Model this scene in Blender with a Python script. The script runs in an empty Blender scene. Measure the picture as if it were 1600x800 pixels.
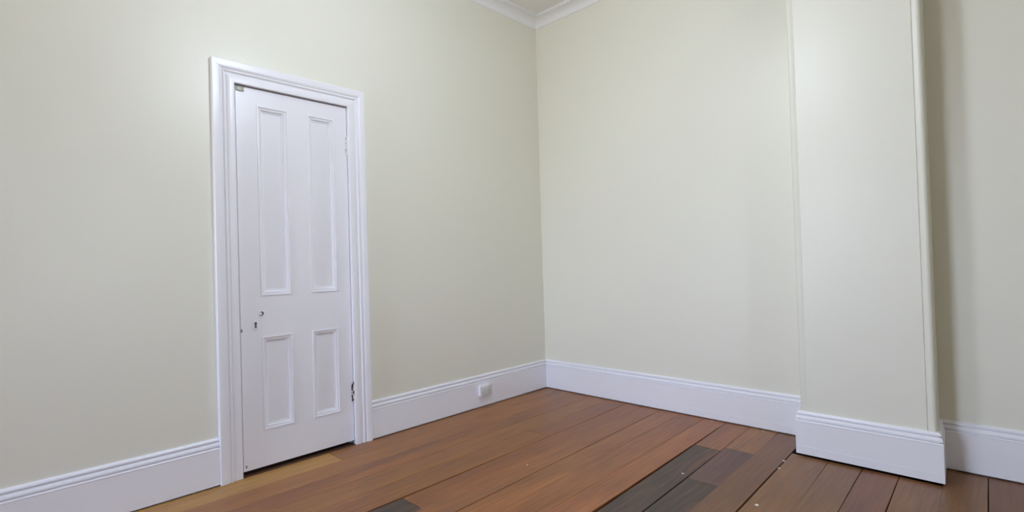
import bpy, bmesh, math, random
from mathutils import Vector, Matrix
random.seed(7)
scene = bpy.context.scene
col = scene.collection

# ------------------------------------------------------------------ camera
FPX = 800.54
CAM = Vector((2.7737, -3.206, 1.03))
YAW, PITCH, ROLL = -0.7724, 0.0128, -0.0303
def cam_axes():
    f = Vector((math.sin(YAW) * math.cos(PITCH), math.cos(YAW) * math.cos(PITCH), math.sin(PITCH)))
    r = Vector((math.cos(YAW), -math.sin(YAW), 0)); u = r.cross(f)
    c, s = math.cos(ROLL), math.sin(ROLL)
    return c * r + s * u, -s * r + c * u, f
cr, cu, cf = cam_axes()
cd = bpy.data.cameras.new('camera'); cam = bpy.data.objects.new('camera', cd); col.objects.link(cam)
cd.sensor_fit = 'HORIZONTAL'; cd.sensor_width = 36.0; cd.lens = FPX / 1600 * 36.0
cd.clip_start = 0.02; cd.clip_end = 200
mw = Matrix(((cr.x, cu.x, -cf.x, CAM.x), (cr.y, cu.y, -cf.y, CAM.y), (cr.z, cu.z, -cf.z, CAM.z), (0, 0, 0, 1)))
cam.matrix_world = mw
scene.camera = cam

# ------------------------------------------------------------------ light: plain blue sky through the windows behind the camera (an unseen fill lamp is added further down)
SKY_STRENGTH = 33.0
world = bpy.data.worlds.new('sky'); scene.world = world; world.use_nodes = True
wt = world.node_tree; wt.nodes.clear()
wo = wt.nodes.new('ShaderNodeOutputWorld'); wb = wt.nodes.new('ShaderNodeBackground')
tc = wt.nodes.new('ShaderNodeTexCoord'); sx = wt.nodes.new('ShaderNodeSeparateXYZ'); rp = wt.nodes.new('ShaderNodeValToRGB')
mr = wt.nodes.new('ShaderNodeMapRange'); mr.inputs[1].default_value = -1; mr.inputs[2].default_value = 1
wt.links.new(tc.outputs['Generated'], sx.inputs[0]); wt.links.new(sx.outputs['Z'], mr.inputs[0]); wt.links.new(mr.outputs[0], rp.inputs[0])
els = rp.color_ramp.elements
els[0].position = 0.47; els[0].color = (0.30, 0.29, 0.26, 1)      # ground outside
els[1].position = 0.53; els[1].color = (0.68, 0.76, 0.94, 1)        # haze at the horizon
e = els.new(0.75); e.color = (0.42, 0.58, 0.98, 1)
wt.links.new(rp.outputs[0], wb.inputs['Color']); wb.inputs['Strength'].default_value = SKY_STRENGTH
wt.links.new(wb.outputs[0], wo.inputs['Surface'])

# room size and the two window openings behind the camera
RX, RY, CEIL = 4.4, -7.4, 3.02
W1 = dict(a=0.15, b=1.25, z0=0.75, z1=2.70)       # in wall_front (behind the camera): x range
W2 = dict(a=-2.60, b=-2.20, z0=0.95, z1=2.05)     # in wall_right: y range
def portal(name, loc, rot, sx_, sy_):
    l = bpy.data.lights.new(name, 'AREA'); l.shape = 'RECTANGLE'; l.size = sx_; l.size_y = sy_
    l.cycles.is_portal = True
    o = bpy.data.objects.new(name, l); o.location = loc; o.rotation_euler = rot; col.objects.link(o)
portal('window_portal', ((W1['a'] + W1['b']) / 2, RY - 0.13, (W1['z0'] + W1['z1']) / 2), (math.radians(90), 0, 0), W1['b'] - W1['a'], W1['z1'] - W1['z0'])

portal('window_portal', (RX + 0.13, (W2['a'] + W2['b']) / 2, (W2['z0'] + W2['z1']) / 2), (math.radians(90), 0, math.radians(90)), W2['b'] - W2['a'], W2['z1'] - W2['z0'])

vs = scene.view_settings
vs.view_transform = 'Standard'; vs.look = 'None'; vs.gamma = 1; vs.use_curve_mapping = False
vs.exposure = 0.15
cy = scene.cycles
cy.use_denoising = True
cy.max_bounces = 16; cy.diffuse_bounces = 12; cy.glossy_bounces = 6; cy.sample_clamp_indirect = 6

# ------------------------------------------------------------------ helpers
def tag(o, label=None, cat=None, group=None, kind=None):
    if label: o['label'] = label
    if cat: o['category'] = cat
    if group: o['group'] = group
    if kind: o['kind'] = kind
    return o
def link(name, me, m=None, parent=None):
    o = bpy.data.objects.new(name, me); col.objects.link(o)
    if parent is not None: o.parent = parent
    if m is not None and me is not None:
        me.materials.clear(); me.materials.append(m)
    return o
def finish(name, bm, m, parent=None, smooth=None):
    bmesh.ops.recalc_face_normals(bm, faces=bm.faces[:])
    me = bpy.data.meshes.new(name); bm.to_mesh(me); bm.free()
    if smooth is not None:
        for p in me.polygons: p.use_smooth = True
        me.set_sharp_from_angle(angle=math.radians(smooth))
    return link(name, me, m, parent)
def empty(name, loc=(0, 0, 0)):
    o = bpy.data.objects.new(name, None); o.location = loc; o.empty_display_size = 0.1; col.objects.link(o)
    return o
def add_box(bm, x0, x1, y0, y1, z0, z1, bevel=0.0, seg=2):
    r = bmesh.ops.create_cube(bm, size=1.0)
    vs_ = r['verts']
    for v in vs_:
        v.co = Vector(((x0 + x1) / 2 + v.co.x * (x1 - x0), (y0 + y1) / 2 + v.co.y * (y1 - y0), (z0 + z1) / 2 + v.co.z * (z1 - z0)))
    if bevel:
        es = list({e for v in vs_ for e in v.link_edges})
        bmesh.ops.bevel(bm, geom=es, offset=bevel, segments=seg, affect='EDGES', profile=0.5)
def boxobj(name, m, parent, *a, **k):
    bm = bmesh.new(); add_box(bm, *a, **k); return finish(name, bm, m, parent, 40)
def add_cyl(bm, p0, p1, r, n=14, r2=None):
    p0, p1 = Vector(p0), Vector(p1); d = p1 - p0
    q = d.to_track_quat('Z', 'Y').to_matrix().to_4x4()
    bmesh.ops.create_cone(bm, cap_ends=True, segments=n, radius1=r, radius2=r if r2 is None else r2, depth=d.length,
                          matrix=Matrix.Translation((p0 + p1) / 2) @ q)
def slab(bm, us, vs_, holes, d0, d1, mp):
    """a manifold slab on a grid of cuts with some cells left open; mp(u, v, d) -> xyz"""
    nu, nv = len(us) - 1, len(vs_) - 1; cache = {}
    def V(i, j, k):
        if (i, j, k) not in cache: cache[(i, j, k)] = bm.verts.new(mp(us[i], vs_[j], d1 if k else d0))
        return cache[(i, j, k)]
    solid = lambda i, j: 0 <= i < nu and 0 <= j < nv and (i, j) not in holes
    for i in range(nu):
        for j in range(nv):
            if not solid(i, j): continue
            for k in (0, 1): bm.faces.new((V(i, j, k), V(i + 1, j, k), V(i + 1, j + 1, k), V(i, j + 1, k)))
            for (di, dj, a, b) in ((-1, 0, (i, j), (i, j + 1)), (1, 0, (i + 1, j), (i + 1, j + 1)), (0, -1, (i, j), (i + 1, j)), (0, 1, (i, j + 1), (i + 1, j + 1))):
                if not solid(i + di, j + dj): bm.faces.new((V(*a, 0), V(*b, 0), V(*b, 1), V(*a, 1)))
def sweep(bm, profile, path, mp, closed=False):
    """mitred sweep: profile = closed ring of (inset, height); inset goes to the left of the path; mp(u, v, h) -> xyz"""
    n = len(path); P = [Vector(p) for p in path]
    def nrm(a, b):
        d = (b - a).normalized(); return Vector((-d.y, d.x))
    rings = []
    for i in range(n):
        if closed or 0 < i < n - 1:
            n1, n2 = nrm(P[i - 1], P[i]), nrm(P[i], P[(i + 1) % n]); m = (n1 + n2) / (1 + n1.dot(n2))
        elif i == 0: m = nrm(P[0], P[1])
        else: m = nrm(P[-2], P[-1])
        rings.append([bm.verts.new(mp(P[i].x + m.x * o, P[i].y + m.y * o, h)) for o, h in profile])
    k = len(profile)
    for i in range(n if closed else n - 1):
        a, b = rings[i], rings[(i + 1) % n]
        for j in range(k): bm.faces.new((a[j], a[(j + 1) % k], b[(j + 1) % k], b[j]))
    if not closed:
        bm.faces.new(rings[0]); bm.faces.new(rings[-1])
def arc(cx_, cy_, r, a0, a1, n):
    return [(cx_ + r * math.cos(math.radians(a0 + (a1 - a0) * i / n)), cy_ + r * math.sin(math.radians(a0 + (a1 - a0) * i / n))) for i in range(n + 1)]

# ------------------------------------------------------------------ materials
def newmat(name):
    m = bpy.data.materials.new(name); m.use_nodes = True; nt = m.node_tree
    return m, nt, nt.nodes['Principled BSDF'], nt.nodes, nt.links
def painted(name, base, rough, bump_scale, bump, mottling=0.03, spec=0.5, fine=0.0, warm=None):
    m, nt, b, N, L = newmat(name)
    t = N.new('ShaderNodeTexCoord')
    n1 = N.new('ShaderNodeTexNoise'); n1.inputs['Scale'].default_value = bump_scale; n1.inputs['Detail'].default_value = 4
    n2 = N.new('ShaderNodeTexNoise'); n2.inputs['Scale'].default_value = 1.3; n2.inputs['Detail'].default_value = 3
    L.new(t.outputs['Object'], n1.inputs['Vector']); L.new(t.outputs['Object'], n2.inputs['Vector'])
    mx = N.new('ShaderNodeMixRGB'); mx.inputs[1].default_value = (*[c * (1 - mottling) for c in base], 1); mx.inputs[2].default_value = (*[min(1, c * (1 + mottling)) for c in base], 1)
    L.new(n2.outputs['Fac'], mx.inputs[0]); L.new(mx.outputs[0], b.inputs['Base Color'])
    b.inputs['Roughness'].default_value = rough; b.inputs['Specular IOR Level'].default_value = spec
    bp = N.new('ShaderNodeBump'); bp.inputs['Strength'].default_value = bump; bp.inputs['Distance'].default_value = 0.01
    L.new(n1.outputs['Fac'], bp.inputs['Height'])
    if fine:
        n3 = N.new('ShaderNodeTexNoise'); n3.inputs['Scale'].default_value = bump_scale * 9; n3.inputs['Detail'].default_value = 3
        L.new(t.outputs['Object'], n3.inputs['Vector'])
        b2 = N.new('ShaderNodeBump'); b2.inputs['Strength'].default_value = fine; b2.inputs['Distance'].default_value = 0.003
        L.new(n3.outputs['Fac'], b2.inputs['Height']); L.new(bp.outputs[0], b2.inputs['Normal']); L.new(b2.outputs[0], b.inputs['Normal'])
    else: L.new(bp.outputs[0], b.inputs['Normal'])
    return m
WALL = painted('cream_wall_paint', (0.765, 0.755, 0.65), 0.40, 5.0, 0.15, 0.015, 0.5, 0.06)
WHITE = painted('white_gloss_paint', (0.83, 0.825, 0.86), 0.32, 9.0, 0.05, 0.01, 0.5, 0.03)
CEILM = painted('ceiling_paint', (0.82, 0.80, 0.78), 0.8, 6.0, 0.05)
CORN = painted('cornice_plaster', (0.82, 0.82, 0.82), 0.6, 8.0, 0.03)
def flat(name, c, rough=0.5, metal=0.0, spec=0.5):
    m, nt, b, N, L = newmat(name)
    t = N.new('ShaderNodeTexCoord'); n = N.new('ShaderNodeTexNoise'); n.inputs['Scale'].default_value = 60
    L.new(t.outputs['Object'], n.inputs['Vector'])
    mx = N.new('ShaderNodeMixRGB'); mx.inputs[1].default_value = (*[x * .9 for x in c], 1); mx.inputs[2].default_value = (*[min(1, x * 1.1) for x in c], 1)
    L.new(n.outputs['Fac'], mx.inputs[0]); L.new(mx.outputs[0], b.inputs['Base Color'])
    b.inputs['Roughness'].default_value = rough; b.inputs['Metallic'].default_value = metal; b.inputs['Specular IOR Level'].default_value = spec
    return m
DARK = flat('dark_subfloor', (0.015, 0.013, 0.012), 0.9, 0.0, 0.1)
BLACK = flat('black_iron', (0.02, 0.02, 0.025), 0.5)
BRASS = flat('tarnished_metal', (0.33, 0.33, 0.27), 0.45, 0.3)
PLASTIC = flat('outlet_plastic', (0.66, 0.655, 0.64), 0.35)
FLECK = flat('paint_drop', (0.75, 0.75, 0.74), 0.5)
CHIP = flat('bare_wood_chip', (0.20, 0.12, 0.08), 0.7)
def hinge_mat(name, lo, hi):
    m, nt, b, N, L = newmat(name)
    t = N.new('ShaderNodeTexCoord'); n = N.new('ShaderNodeTexNoise'); n.inputs['Scale'].default_value = 95; n.inputs['Detail'].default_value = 2
    L.new(t.outputs['Object'], n.inputs['Vector'])
    r = N.new('ShaderNodeValToRGB'); r.color_ramp.elements[0].position = lo; r.color_ramp.elements[1].position = hi
    r.color_ramp.elements[0].color = (0.09, 0.035, 0.03, 1); r.color_ramp.elements[1].color = (0.78, 0.77, 0.78, 1)
    L.new(n.outputs['Fac'], r.inputs[0]); L.new(r.outputs[0], b.inputs['Base Color']); b.inputs['Roughness'].default_value = 0.5
    return m
HINGE_P = hinge_mat('painted_hinge', 0.30, 0.40)
HINGE_R = hinge_mat('chipped_rusty_hinge', 0.50, 0.58)
def glassmat():
    m, nt, b, N, L = newmat('window_glass'); N.remove(b)
    tr = N.new('ShaderNodeBsdfTransparent'); gl = N.new('ShaderNodeBsdfGlossy'); gl.inputs['Roughness'].default_value = 0.02
    fr = N.new('ShaderNodeFresnel'); fr.inputs['IOR'].default_value = 1.45; mx = N.new('ShaderNodeMixShader')
    L.new(fr.outputs[0], mx.inputs[0]); L.new(tr.outputs[0], mx.inputs[1]); L.new(gl.outputs[0], mx.inputs[2])
    L.new(mx.outputs[0], N['Material Output'].inputs['Surface']); return m
GLASS = glassmat()
def wood(name, c_lo, c_mid, c_hi, rough=0.36, stain=0.0, var=0.25):
    m, nt, b, N, L = newmat(name)
    t = N.new('ShaderNodeTexCoord'); oi = N.new('ShaderNodeObjectInfo')
    off = N.new('ShaderNodeVectorMath'); off.operation = 'MULTIPLY_ADD'; off.inputs[1].default_value = (37, 53, 19)
    cx_ = N.new('ShaderNodeCombineXYZ')
    for i in range(3): L.new(oi.outputs['Random'], cx_.inputs[i])
    L.new(cx_.outputs[0], off.inputs[0]); L.new(t.outputs['Object'], off.inputs[2])
    mp1 = N.new('ShaderNodeMapping'); mp1.inputs['Scale'].default_value = (1, 0.055, 1); L.new(off.outputs[0], mp1.inputs['Vector'])
    g = N.new('ShaderNodeTexNoise'); g.inputs['Scale'].default_value = 70; g.inputs['Detail'].default_value = 6; g.inputs['Roughness'].default_value = 0.65; g.inputs['Distortion'].default_value = 0.4
    L.new(mp1.outputs[0], g.inputs['Vector'])
    mp2 = N.new('ShaderNodeMapping'); mp2.inputs['Scale'].default_value = (1, 0.22, 1); L.new(off.outputs[0], mp2.inputs['Vector'])
    p = N.new('ShaderNodeTexNoise'); p.inputs['Scale'].default_value = 7; p.inputs['Detail'].default_value = 4; L.new(mp2.outputs[0], p.inputs['Vector'])
    ad = N.new('ShaderNodeMath'); ad.operation = 'MULTIPLY_ADD'; ad.inputs[1].default_value = 0.55
    L.new(g.outputs['Fac'], ad.inputs[0]); 
    ml = N.new('ShaderNodeMath'); ml.operation = 'MULTIPLY'; ml.inputs[1].default_value = 0.45; L.new(p.outputs['Fac'], ml.inputs[0]); L.new(ml.outputs[0], ad.inputs[2])
    r = N.new('ShaderNodeValToRGB'); E_ = r.color_ramp.elements
    E_[0].position = 0.34; E_[0].color = (*c_lo, 1); E_[1].position = 0.66; E_[1].color = (*c_hi, 1)
    q = E_.new(0.5); q.color = (*c_mid, 1)
    L.new(ad.outputs[0], r.inputs[0])
    # each board has its own tone
    hs = N.new('ShaderNodeHueSaturation'); L.new(r.outputs[0], hs.inputs['Color'])
    mv = N.new('ShaderNodeMapRange'); mv.inputs[3].default_value = 1 - var; mv.inputs[4].default_value = 1 + var
    L.new(oi.outputs['Random'], mv.inputs[0]); L.new(mv.outputs[0], hs.inputs['Value'])
    rr = N.new('ShaderNodeMath'); rr.operation = 'MULTIPLY'; rr.inputs[1].default_value = 7.31; L.new(oi.outputs['Random'], rr.inputs[0])
    fr = N.new('ShaderNodeMath'); fr.operation = 'FRACT'; L.new(rr.outputs[0], fr.inputs[0])
    mh = N.new('ShaderNodeMapRange'); mh.inputs[3].default_value = 0.494; mh.inputs[4].default_value = 0.508; L.new(fr.outputs[0], mh.inputs[0]); L.new(mh.outputs[0], hs.inputs['Hue'])
    # grey wear stains with a shape of their own
    st = N.new('ShaderNodeTexNoise'); st.inputs['Scale'].default_value = 4.2; st.inputs['Detail'].default_value = 5; L.new(mp2.outputs[0], st.inputs['Vector'])
    sr = N.new('ShaderNodeValToRGB'); sr.color_ramp.elements[0].position = 0.60 - stain; sr.color_ramp.elements[1].position = 0.74 - stain * 0.6
    L.new(st.outputs['Fac'], sr.inputs[0])
    sm = N.new('ShaderNodeMixRGB'); sm.inputs[2].default_value = (0.080, 0.060, 0.047, 1); L.new(hs.outputs[0], sm.inputs[1])
    sf = N.new('ShaderNodeMath'); sf.operation = 'MULTIPLY'; sf.inputs[1].default_value = 0.75; L.new(sr.outputs[0], sf.inputs[0]); L.new(sf.outputs[0], sm.inputs[0])
    L.new(sm.outputs[0], b.inputs['Base Color'])
    ro = N.new('ShaderNodeMapRange'); ro.inputs[3].default_value = rough - 0.06; ro.inputs[4].default_value = rough + 0.10
    L.new(p.outputs['Fac'], ro.inputs[0]); L.new(ro.outputs[0], b.inputs['Roughness'])
    bp = N.new('ShaderNodeBump'); bp.inputs['Strength'].default_value = 0.12; bp.inputs['Distance'].default_value = 0.002
    L.new(g.outputs['Fac'], bp.inputs['Height']); L.new(bp.outputs[0], b.inputs['Normal'])
    return m
WOOD = wood('brown_floorboard', (0.175, 0.062, 0.018), (0.275, 0.103, 0.030), (0.375, 0.150, 0.046), var=0.10)
WOOD_R = wood('dark_brown_floorboard', (0.135, 0.053, 0.019), (0.200, 0.084, 0.031), (0.260, 0.118, 0.046), var=0.10)
WOOD_Y = wood('yellow_floorboard', (0.24, 0.105, 0.028), (0.40, 0.19, 0.050), (0.52, 0.27, 0.08), stain=-0.05, var=0.05)
WOOD_D = wood('grey_worn_floorboard', (0.036, 0.025, 0.018), (0.072, 0.047, 0.033), (0.20, 0.092, 0.046), rough=0.45, stain=0.05, var=0.05)
WOOD_M = wood('purplish_worn_floorboard', (0.085, 0.040, 0.028), (0.130, 0.066, 0.046), (0.18, 0.092, 0.062), rough=0.42, stain=0.03, var=0.05)

# ------------------------------------------------------------------ the room shell
FA, FB, FD, AD = 1.9726, 2.5167, 0.2964, 0.0533      # chimney breast: left, right, depth; alcove wall offset
DO0, DO1, DZ = -2.4326, -1.6148, 2.0763               # architrave, outer
OI0, OI1, OZ = -2.329, -1.7148, 1.976                 # architrave, inner = door opening
T = 0.02

bm = bmesh.new()
slab(bm, [RY - 0.12, OI0 - 0.02, OI1 + 0.02, 0.12], [0.03, OZ + 0.02, CEIL], {(1, 0)}, -0.12, 0.0, lambda u, v, d: (d, u, v))
for y0, y1 in ((RY - 0.12, OI0 - 0.02), (OI1 + 0.02, 0.12)): add_box(bm, -0.12, -0.05, y0, y1, -0.1, 0.03)
wl = tag(finish('wall_left', bm, WALL), 'cream painted wall with the white door', 'wall', kind='structure')
bm = bmesh.new(); add_box(bm, 0.0, FA + 0.1, 0.0, 0.12, 0.03, CEIL); add_box(bm, -0.06, RX, 0.05, 0.12, -0.1, 0.03)
tag(finish('wall_back', bm, WALL), 'cream painted wall between the corner and the chimney breast', 'wall', kind='structure')
bm = bmesh.new(); add_box(bm, FB - 0.1, RX, -AD, 0.12, 0.03, CEIL); add_box(bm, FB - 0.1, RX, 0.0, 0.05, -0.1, 0.03)
tag(finish('wall_alcove', bm, WALL), 'cream painted alcove wall right of the chimney breast', 'wall', kind='structure')
bm = bmesh.new()
slab(bm, [0.0, W1['a'], W1['b'], RX], [-0.1, W1['z0'], W1['z1'], CEIL], {(1, 1)}, RY - 0.12, RY, lambda u, v, d: (u, d, v))
tag(finish('wall_front', bm, WALL), 'cream painted wall with a window behind the viewer', 'wall', kind='structure')
bm = bmesh.new()
slab(bm, [RY - 0.12, W2['a'], W2['b'], 0.12], [-0.1, W2['z0'], W2['z1'], CEIL], {(1, 1)}, RX, RX + 0.12, lambda u, v, d: (d, u, v))
tag(finish('wall_right', bm, WALL), 'cream painted right wall with a narrow window', 'wall', kind='structure')
bm = bmesh.new(); add_box(bm, -0.12, RX + 0.12, RY - 0.12, 0.12, CEIL, CEIL + 0.1)
tag(finish('ceiling', bm, CEILM), 'flat off white ceiling above the cornice', 'ceiling', kind='structure')

# chimney breast: plan outline with a staff bead and quirk at each front corner
BR = 0.015
def bead(left):
    # outline points around one corner, in order left -> right
    q = 0.0045
    if left:
        c = (FA + BR, -FD + BR)
        pts = [(FA, -FD + 2 * BR + q), (FA + q, -FD + 2 * BR + q * .6)] + arc(c[0], c[1], BR, 170, 280, 12) + [(FA + 2 * BR + q * .6, -FD + q), (FA + 2 * BR + q, -FD)]
    else:
        c = (FB - BR, -FD + BR)
        pts = [(FB - 2 * BR - q, -FD), (FB - 2 * BR - q * .6, -FD + q)] + arc(c[0], c[1], BR, 260, 370, 12) + [(FB - q, -FD + 2 * BR + q * .6), (FB, -FD + 2 * BR + q)]
    return pts
outline = [(FA, 0.05)] + bead(True) + bead(False) + [(FB - 0.016, 0.05)]
bm = bmesh.new()
lo = [bm.verts.new((x, y, 0.03)) for x, y in outline]; hi = [bm.verts.new((x, y, CEIL)) for x, y in outline]
for i in range(len(outline)):
    j = (i + 1) % len(outline); bm.faces.new((lo[i], lo[j], hi[j], hi[i]))
bm.faces.new(lo); bm.faces.new(hi)
tag(finish('wall_chimney_breast', bm, WALL, None, 35), 'cream chimney breast with rounded corner beads', 'chimney breast', kind='structure')

# skirting boards
def board_profile(low_line=False, gap=0.006):
    p = [(0.0, 0.2276), (0.004, 0.2276), (0.0090, 0.2248), (0.0122, 0.2200), (0.0130, 0.2150), (0.0040, 0.2145), (0.0040, 0.2080),
         (0.0125, 0.2065), (0.0155, 0.2010), (0.0176, 0.1960), (0.0180, 0.1905), (0.0090, 0.1900), (0.0090, 0.1840), (0.0190, 0.1825), (0.0215, 0.1790), (0.0202, 0.1740)]
    if low_line: p += [(0.0200, 0.0520), (0.0206, 0.0512), (0.0206, 0.0480), (0.0203, 0.0470)]
    p += [(0.0205, gap), (0.0, gap)]
    return p
xy = lambda u, v, h: (u, v, h)
def baseboard(name, path, label, low=False, gap=0.006):
    bm = bmesh.new(); sweep(bm, board_profile(low, gap), path, xy)
    return tag(finish(name, bm, WHITE), label, 'baseboard', kind='structure')
# the inset side is to the left of the path direction
baseboard('baseboard_left', [(0, DO0 - 0.0005), (0, RY)], 'white moulded skirting board left of the door')
baseboard('baseboard_left', [(0, 0), (0, DO1 + 0.0005)], 'white moulded skirting board between the door and the corner')
baseboard('baseboard_back', [(FA, 0), (0, 0)], 'white moulded skirting board on the wall left of the chimney breast', True)
baseboard('baseboard_breast', [(FB - 0.013, -AD), (FB, -FD), (FA, -FD), (FA, 0)], 'white moulded skirting board wrapped round the chimney breast', True, 0.012)
baseboard('baseboard_alcove', [(RX, -AD), (FB - 0.013, -AD)], 'white moulded skirting board in the alcove')
baseboard('baseboard_right', [(RX, RY), (RX, -AD)], 'white moulded skirting board on the right wall')
baseboard('baseboard_front', [(0, RY), (RX, RY)], 'white moulded skirting board behind the viewer')

# cove cornice
zc = 2.9515
CP = [(0.0, zc), (0.006, zc), (0.008, zc + 0.006)]
CP += [(0.010 + 0.066 * (1 - math.cos(math.radians(a))), zc + 0.008 + 0.050 * math.sin(math.radians(a))) for a in range(0, 91, 10)]
CP += [(0.080, zc + 0.058), (0.082, zc + 0.063), (0.090, zc + 0.063), (0.092, CEIL), (0.0, CEIL)]
def cornice(name, path, label):
    bm = bmesh.new(); sweep(bm, CP, path, xy)
    tag(finish(name, bm, CORN, None, 35), label, 'cornice', kind='structure')
cornice('trim_1', [(0, 0), (0, RY)], 'white cove cornice above the door wall')
cornice('trim_2', [(FB, -AD), (FB, -FD), (FA, -FD), (FA, 0), (0, 0)], 'white cove cornice along the back wall and round the chimney breast')
cornice('trim_3', [(RX, -AD), (FB, -AD)], 'white cove cornice above the alcove')

# windows behind the camera: sash frame and panes
def window(name, w, mp, label):
    root = tag(empty(name, mp((w['a'] + w['b']) / 2, w['z0'], 0)), label, 'window', kind='structure')
    def part(nm, m, u0, u1, v0, v1, d0, d1):
        a, b = Vector(mp(u0, v0, d0)), Vector(mp(u1, v1, d1)); c = root.location
        bm = bmesh.new(); add_box(bm, *sorted((a.x - c.x, b.x - c.x)), *sorted((a.y - c.y, b.y - c.y)), *sorted((a.z - c.z, b.z - c.z)))
        return finish(nm, bm, m, root)
    a, b, z0, z1 = w['a'], w['b'], w['z0'], w['z1']; f = 0.05; zm = (z0 + z1) / 2; um = (a + b) / 2
    part('frame_stile', WHITE, a, a + f, z0, z1, 0.04, 0.09); part('frame_stile', WHITE, b - f, b, z0, z1, 0.04, 0.09)
    part('frame_rail', WHITE, a + f, b - f, z0, z0 + f, 0.04, 0.09); part('frame_rail', WHITE, a + f, b - f, z1 - f, z1, 0.04, 0.09)
    part('meeting_rail', WHITE, a + f, b - f, zm - 0.02, zm + 0.02, 0.04, 0.09)
    for v0, v1 in ((z0 + f, zm - 0.02), (zm + 0.02, z1 - f)): part('pane', GLASS, a + f, b - f, v0, v1, 0.063, 0.067)
    part('window_sill', WHITE, a - 0.05, b + 0.05, z0 - 0.03, z0, -0.06, 0.04)
window('window_1', W1, lambda u, v, d: (u, RY - d, v), 'white sash window in the wall behind the viewer')
window('window_2', W2, lambda u, v, d: (RX + d, u, v), 'narrow white sash window in the right wall')

# ------------------------------------------------------------------ floor: a dark base and single boards
floor = boxobj('floor', DARK, None, -0.12, RX + 0.12, RY - 0.12, 0.12, -0.09, -0.03)
tag(floor, 'old brown wooden floorboards with grey worn boards', 'floor', kind='structure')
seams = [0.013, 0.175, 0.325, 0.468, 0.625, 0.775, 0.905, 1.040, 1.180, 1.338, 1.478, 1.622, 1.775, 1.918, 2.085, 2.225, 2.365, 2.520, 2.665]
while seams[-1] < RX - 0.2: seams.append(seams[-1] + 0.145)
seams.append(RX)
def seam_x(i, y):
    s = seams[i]; k = 0.0
    if 0.6 < s <= 1.0: k = 0.035 * (s - 0.6) / 0.4
    elif s > 1.0: k = 0.036
    if i == len(seams) - 1: k = 0
    return s + k * min(-y, 2.2) - (0.012 if i == 1 else 0) * (1 if y > -1.6 else 0)
def plank(i, y0, y1, m, g=0.0016):
    """board of row i from y0 (far) to y1 (near)"""
    x00, x01 = seam_x(i, y0) + g, seam_x(i + 1, y0) - g
    x10, x11 = seam_x(i, y1) + g, seam_x(i + 1, y1) - g
    c = Vector(((x00 + x11) / 2, (y0 + y1) / 2, 0)); dz = random.uniform(-0.0008, 0.0)
    bm = bmesh.new()
    q = [(x00, y0 - .0012), (x01, y0 - .0012), (x11, y1 + .0012), (x10, y1 + .0012)]
    lo = [bm.verts.new((x - c.x, y - c.y, -0.028)) for x, y in q]; hi = [bm.verts.new((x - c.x, y - c.y, dz)) for x, y in q]
    for a in range(4):
        b = (a + 1) % 4; bm.faces.new((lo[a], lo[b], hi[b], hi[a]))
    bm.faces.new(lo); bm.faces.new(hi)
    es = [e for e in bm.edges if all(v in hi for v in e.verts)]
    bmesh.ops.bevel(bm, geom=es, offset=0.0012, segments=1, affect='EDGES')
    o = finish('plank', bm, m, floor); o.location = c
    return o
# hand-read joints (row: list of (end y, material)); other rows get plain joints
rows = {0: [(-1.885, WOOD), (-3.25, WOOD_Y), (RY, WOOD)],
        4: [(-0.895, WOOD), (-3.4, WOOD), (RY, WOOD)],
        5: [(-1.93, WOOD), (-2.75, WOOD_D), (RY, WOOD)],
        10: [(-0.50, WOOD), (-2.6, WOOD_D), (RY, WOOD)],
        11: [(-0.445, WOOD), (-0.93, WOOD_M), (-2.5, WOOD_D), (RY, WOOD)],
        }
for i in range(len(seams) - 1):
    if i in rows: ends = rows[i]
    else: 
        j = random.uniform(-3.6, -2.7); m_ = WOOD if i < 12 else WOOD_R; ends = [(j, m_), (RY, m_)]
    xm = (seams[i] + seams[i + 1]) / 2
    y = -0.013 if xm < FA - 0.02 else (-FD - 0.010 if xm < FB + 0.02 else -AD - 0.013); gap = random.choice((0.0007, 0.0010, 0.0013, 0.0017))
    for (ye, m) in ends:
        plank(i, y, ye, m, gap); y = ye
for (x, y, r) in ((1.10, -1.95, .006), (1.93, -0.44, .007), (1.94, -0.55, .006), (1.99, -1.0, .008), (1.70, -0.045, .006), (1.40, -0.05, .005), (1.885, -0.07, .005), (0.98, -1.30, .004), (1.62, -0.90, .006)):
    bm = bmesh.new(); bmesh.ops.create_icosphere(bm, subdivisions=2, radius=1)
    for v in bm.verts: v.co = Vector((v.co.x * r * random.uniform(.8, 1.25), v.co.y * r * random.uniform(.8, 1.25), v.co.z * 0.0012))
    o = finish('paint_drop', bm, FLECK, floor, 60); o.location = (x, y, 0.0)

# ------------------------------------------------------------------ the door
door = tag(empty('door_1', (0, (OI0 + OI1) / 2, 0)), 'white four panel door with moulded architrave and no knob', 'door', kind='structure')
D0 = Vector(door.location)
def dfin(name, bm, m, parent=None, smooth=35):
    bmesh.ops.translate(bm, verts=bm.verts[:], vec=-D0)
    return finish(name, bm, m, door if parent is None else parent, smooth)
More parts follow.
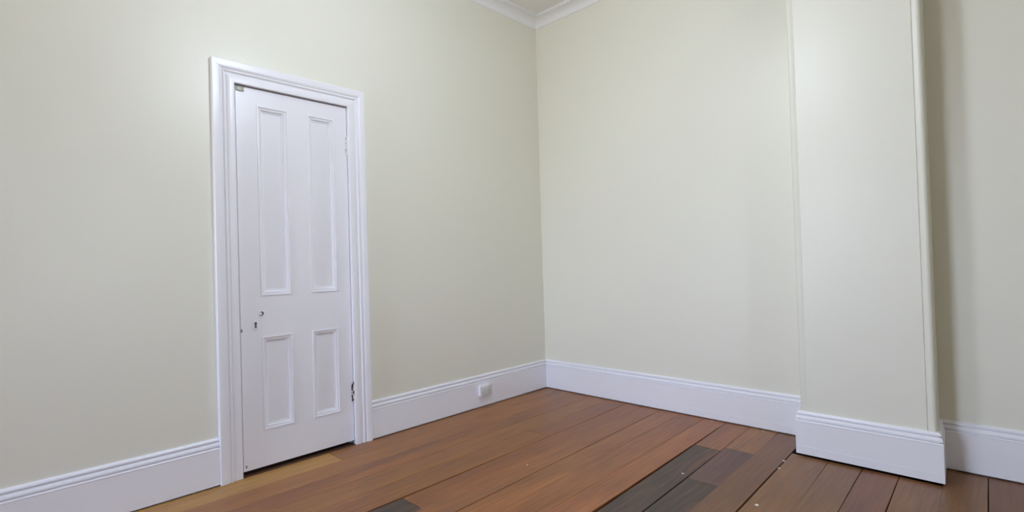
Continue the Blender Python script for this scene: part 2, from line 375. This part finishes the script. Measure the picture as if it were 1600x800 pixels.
# lining of the opening and cupboard behind
for (y0, y1, z0, z1) in ((OI0 - 0.02, OI0, 0, OZ), (OI1, OI1 + 0.02, 0, OZ), (OI0 - 0.02, OI1 + 0.02, OZ, OZ + 0.02)):
    bm = bmesh.new(); add_box(bm, -0.13, 0.0, y0, y1, z0, z1); dfin('jamb', bm, WHITE, smooth=None)
for (y0, y1, z0, z1) in ((OI0, OI0 + 0.012, 0, OZ - 0.012), (OI1 - 0.012, OI1, 0, OZ - 0.012), (OI0, OI1, OZ - 0.012, OZ)):
    bm = bmesh.new(); add_box(bm, -0.075, -0.045, y0, y1, z0, z1); dfin('door_stop', bm, WHITE, smooth=None)
bm = bmesh.new(); add_box(bm, -0.12, 0.0125, OI0 + 0.001, OI1 - 0.001, -0.03, -0.001); dfin('threshold', bm, flat('dark_threshold_wood', (0.10, 0.055, 0.035), 0.9, 0.0, 0.05), smooth=None)
bm = bmesh.new()
for a in ((-0.75, -0.74, -2.6, -1.45, -0.1, 2.4), (-0.74, -0.12, -2.6, -2.59, -0.1, 2.4), (-0.74, -0.12, -1.46, -1.45, -0.1, 2.4), (-0.74, -0.12, -2.59, -1.46, 2.39, 2.4), (-0.74, -0.12, -2.59, -1.46, -0.05, -0.03)): add_box(bm, *a)
tag(finish('wall_cupboard', bm, flat('cupboard_dark_plaster', (0.25, 0.22, 0.18), 0.9)), 'dim cupboard walls behind the closed door', 'wall', kind='structure')

# architrave: three mitred lengths
AW = 0.104
AP = [(0.0, 0.0), (0.0, 0.024), (0.003, 0.027), (0.030, 0.027), (0.036, 0.025), (0.041, 0.0195), (0.044, 0.0175), (0.046, 0.0175), (0.048, 0.021), (0.052, 0.0235), (0.056, 0.021),
      (0.059, 0.0150), (0.064, 0.0145), (0.067, 0.0175), (0.070, 0.0185), (0.100, 0.0185), (AW - .001, 0.0170), (AW - .001, 0.0)]
yz = lambda u, v, h: (h, u, v)
ctr = lambda pts: pts
def casing(a, b, ma, mb):
    """one length from corner a to b; ma / mb: mitred ends"""
    bm = bmesh.new(); path = []
    full = [(DO0, 0.0), (DO0, DZ), (DO1, DZ), (DO1, 0.0)]
    P = [Vector(p) for p in full]
    def off(i):
        def nrm(p, q): d = (q - p).normalized(); return Vector((d.y, -d.x))
        if i == 0: return nrm(P[0], P[1])
        if i == 3: return nrm(P[2], P[3])
        n1, n2 = nrm(P[i - 1], P[i]), nrm(P[i], P[i + 1]); return (n1 + n2) / (1 + n1.dot(n2))
    R0, R1 = [[bm.verts.new(yz(P[i].x + off(i).x * o, P[i].y + off(i).y * o, h)) for o, h in AP] for i in (a, b)]
    k = len(AP)
    for j in range(k): bm.faces.new((R0[j], R0[(j + 1) % k], R1[(j + 1) % k], R1[j]))
    bm.faces.new(R0); bm.faces.new(R1)
    return dfin('architrave', bm, WHITE)
casing(0, 1, 0, 1); casing(1, 2, 1, 1); casing(2, 3, 1, 0)

# leaf: one slab with four openings, then the knob hole and keyhole cut through
LF, LB = -0.006, -0.042
LY0, LY1, LZ0, LZ1 = OI0 + 0.010, OI1 - 0.003, 0.022, OZ - 0.007
PA = (-2.219, -2.060); PB = (-1.953, -1.797); PU = (0.897, 1.886); PLo = (0.205, 0.687)
bm = bmesh.new()
slab(bm, [LY0, PA[0], PA[1], PB[0], PB[1], LY1], [LZ0, PLo[0], PLo[1], PU[0], PU[1], LZ1], {(1, 1), (3, 1), (1, 3), (3, 3)}, LB, LF, lambda u, v, d: (d, u, v))
leaf = dfin('door_leaf', bm, WHITE, smooth=None)
KN = (-2.2175, 0.805); KY = (-2.2475, 0.748)
def cut(bmc):
    bmesh.ops.translate(bmc, verts=bmc.verts[:], vec=-D0); bmesh.ops.recalc_face_normals(bmc, faces=bmc.faces[:])
    me = bpy.data.meshes.new('cut'); bmc.to_mesh(me); bmc.free()
    c = bpy.data.objects.new('cut', me); col.objects.link(c); c.parent = door
    md = leaf.modifiers.new('hole', 'BOOLEAN'); md.object = c; md.operation = 'DIFFERENCE'; md.solver = 'EXACT'
    dg = bpy.context.evaluated_depsgraph_get(); dg.update()
    new = bpy.data.meshes.new_from_object(leaf.evaluated_get(dg)); leaf.modifiers.clear(); leaf.data = new
    bpy.data.objects.remove(c); bpy.data.meshes.remove(me)
bc = bmesh.new(); add_cyl(bc, (-0.10, *KN), (0.05, *KN), 0.0115, 20); cut(bc)
bc = bmesh.new(); add_box(bc, -0.10, 0.05, KY[0] - 0.0050, KY[0] + 0.0050, KY[1] - 0.016, KY[1] + 0.004); cut(bc)
bc = bmesh.new(); add_cyl(bc, (-0.10, KY[0], KY[1] + 0.010), (0.05, KY[0], KY[1] + 0.010), 0.0068, 14); cut(bc)
# near-black plate in the leaf, its colour standing in for shade in the holes
bm = bmesh.new(); add_box(bm, LB + 0.0005, LB + 0.003, -2.275, -2.19, 0.70, 0.85); dfin('dark_hole_backing', bm, DARK, leaf)
bm = bmesh.new(); add_cyl(bm, (-0.030, KN[0] - 0.0035, KN[1] + 0.001), (LF - 0.003, KN[0] - 0.0035, KN[1] + 0.001), 0.0075, 16); dfin('crescent_plug', bm, WHITE, leaf)  # white plug set off-centre, imitates the lit crescent inside the knob hole
# keyhole plate, painted over
bm = bmesh.new()
n = 24; ring_o = []; ring_i = []
for k in range(n):
    a = 2 * math.pi * k / n
    ring_o.append((KY[0] + 0.017 * math.cos(a), KY[1] + 0.030 * math.sin(a)))
    ca, sa = math.cos(a), math.sin(a); s = min(0.0068 / max(abs(ca), 1e-6), 0.0175 / max(abs(sa), 1e-6)); ring_i.append((KY[0] + s * ca, KY[1] + s * sa))
vo = [bm.verts.new((LF, *p)) for p in ring_o]; vt = [bm.verts.new((LF + 0.002, KY[0] + (p[0] - KY[0]) * .9, KY[1] + (p[1] - KY[1]) * .92)) for p in ring_o]
vi = [bm.verts.new((LF + 0.002, *p)) for p in ring_i]; vb = [bm.verts.new((LF, *p)) for p in ring_i]
for k in range(n):
    j = (k + 1) % n
    for A, B in ((vo, vt), (vt, vi), (vi, vb), (vb, vo)): bm.faces.new((A[k], A[j], B[j], B[k]))
dfin('keyhole_plate', bm, WHITE, leaf)
# ring round the knob hole
bm = bmesh.new(); n = 24
rr_ = [(0.0120, LF), (0.0125, LF + 0.0025), (0.0170, LF + 0.0022), (0.0185, LF)]
R4 = [[bm.verts.new((h, KN[0] + r * math.cos(2 * math.pi * k / n), KN[1] + r * math.sin(2 * math.pi * k / n))) for k in range(n)] for r, h in rr_]
for a in range(4):
    A, B = R4[a], R4[(a + 1) % 4]
    for k in range(n): bm.faces.new((A[k], A[(k + 1) % n], B[(k + 1) % n], B[k]))
dfin('knob_hole_ring', bm, WHITE, leaf)
# panels and their mouldings
MP = [(0.0, LF - 0.030), (0.0, LF + 0.0035), (0.004, LF + 0.0045), (0.008, LF + 0.0030), (0.0095, LF - 0.0025), (0.0125, LF - 0.0030), (0.0150, LF - 0.0015), (0.0190, LF - 0.0030),
      (0.0230, LF - 0.0075), (0.0245, LF - 0.0120), (0.0300, LF - 0.0125), (0.0315, LF - 0.0160), (0.0315, LF - 0.030)]
for yr in (PA, PB):
    for zr in (PLo, PU):
        bm = bmesh.new(); add_box(bm, LB + 0.006, LF - 0.0155, yr[0] + 0.0005, yr[1] - 0.0005, zr[0] + 0.0005, zr[1] - 0.0005); dfin('panel', bm, WHITE, leaf)
        bm = bmesh.new(); sweep(bm, MP, [(yr[0], zr[0]), (yr[1], zr[0]), (yr[1], zr[1]), (yr[0], zr[1])], yz, True); dfin('panel_moulding', bm, WHITE, leaf)
# hinges on the right stile
for z0, z1, m, lb in ((1.688, 1.797, HINGE_P, 'white painted hinge'), (0.249, 0.359, HINGE_R, 'hinge with chipped paint and dark rust')):
    bm = bmesh.new(); yk = OI1 - 0.002; n = 5; s = (z1 - z0) / n
    for k in range(n): add_cyl(bm, (0.0035, yk, z0 + k * s + 0.0008), (0.0035, yk, z0 + (k + 1) * s - 0.0008), 0.0062, 12)
    add_cyl(bm, (0.0035, yk, z0 - 0.004), (0.0035, yk, z1 + 0.004), 0.004, 10)
    add_box(bm, LF - 0.001, LF + 0.0012, yk - 0.012, yk, z0, z1)
    tag(dfin('hinge', bm, m), lb)
# small metal catch plate on the top corner, chips
bm = bmesh.new(); add_box(bm, LF, LF + 0.006, LY0 + 0.002, LY0 + 0.040, LZ1 - 0.026, LZ1 - 0.004, 0.0015); add_cyl(bm, (LF + 0.005, LY0 + 0.012, LZ1 - 0.015), (LF + 0.0085, LY0 + 0.012, LZ1 - 0.015), 0.004, 10)
tag(dfin('catch_plate', bm, BRASS), 'small dull greenish metal plate on the top corner')
for (y, z, a, b) in ((LY0 + 0.004, 0.727, 0.004, 0.010), (LY0 + 0.012, 0.045, 0.004, 0.008)):
    bm = bmesh.new(); bmesh.ops.create_icosphere(bm, subdivisions=2, radius=1)
    for v in bm.verts: v.co = Vector((LF + v.co.x * 0.0012, y + v.co.y * a * random.uniform(.7, 1.2), z + v.co.z * b * random.uniform(.7, 1.2)))
    dfin('paint_chip', bm, CHIP, leaf)

# ------------------------------------------------------------------ power outlet on the skirting board
out = tag(empty('power_outlet', (0.0206, -0.715, 0.12)), 'small white power outlet mounted on the skirting board', 'power outlet')
boxobj('mounting_block', WHITE, out, 0, 0.022, -0.052, 0.052, -0.037, 0.037, bevel=0.002)
boxobj('face_plate', PLASTIC, out, 0.022, 0.032, -0.055, 0.055, -0.035, 0.035, bevel=0.003)
for s in (-1, 1):
    boxobj('switch', PLASTIC, out, 0.032, 0.0345, s * 0.027 - 0.007, s * 0.027 + 0.007, 0.010, 0.026, bevel=0.001)
    bm = bmesh.new()
    add_box(bm, 0.0318, 0.0323, s * 0.027 - 0.011, s * 0.027 - 0.008, -0.012, -0.003); add_box(bm, 0.0318, 0.0323, s * 0.027 + 0.008, s * 0.027 + 0.011, -0.012, -0.003); add_box(bm, 0.0318, 0.0323, s * 0.027 - 0.0015, s * 0.027 + 0.0015, -0.024, -0.015)
    finish('socket_slots', bm, flat('socket_slot', (0.2, 0.2, 0.2)), out)

# ------------------------------------------------------------------ unseen pendant lamp added above the view to brighten walls and door
LAMP = Vector((1.55, -1.98, 2.46)); LR = 0.15
lamp = tag(empty('added_lamp', (LAMP.x, LAMP.y, CEIL)), 'unseen white globe lamp added in front of the door to brighten the room', 'lamp')
def lathe(name, prof, m, n=28):
    bm = bmesh.new(); R = [[bm.verts.new((r * math.cos(2 * math.pi * k / n), r * math.sin(2 * math.pi * k / n), z)) for k in range(n)] for r, z in prof]
    for A, B in zip(R, R[1:]):
        for k in range(n): bm.faces.new((A[k], A[(k + 1) % n], B[(k + 1) % n], B[k]))
    bm.faces.new(R[0]); bm.faces.new(R[-1])
    return finish(name, bm, m, lamp, 40)
lathe('ceiling_rose', [(0.055, 0.0), (0.055, -0.012), (0.035, -0.030), (0.010, -0.036)], WHITE)
lathe('cord', [(0.004, -0.036), (0.004, LAMP.z - CEIL + LR + 0.03)], flat('white_flex', (0.7, 0.7, 0.7)), 10)
lathe('lamp_holder', [(0.012, LAMP.z - CEIL + LR + 0.035), (0.035, LAMP.z - CEIL + LR + 0.02), (0.045, LAMP.z - CEIL + LR - 0.012)], WHITE)
gm, nt, b, N, L = newmat('lit_opal_glass'); b.inputs['Base Color'].default_value = (0.9, 0.9, 0.9, 1)
b.inputs['Emission Color'].default_value = (0.745, 0.845, 1.0, 1); b.inputs['Emission Strength'].default_value = 54.0
lathe('globe', [(max(0.003, LR * math.sin(math.radians(a))), LAMP.z - CEIL - LR * math.cos(math.radians(a))) for a in range(0, 166, 15)] , gm, 20)
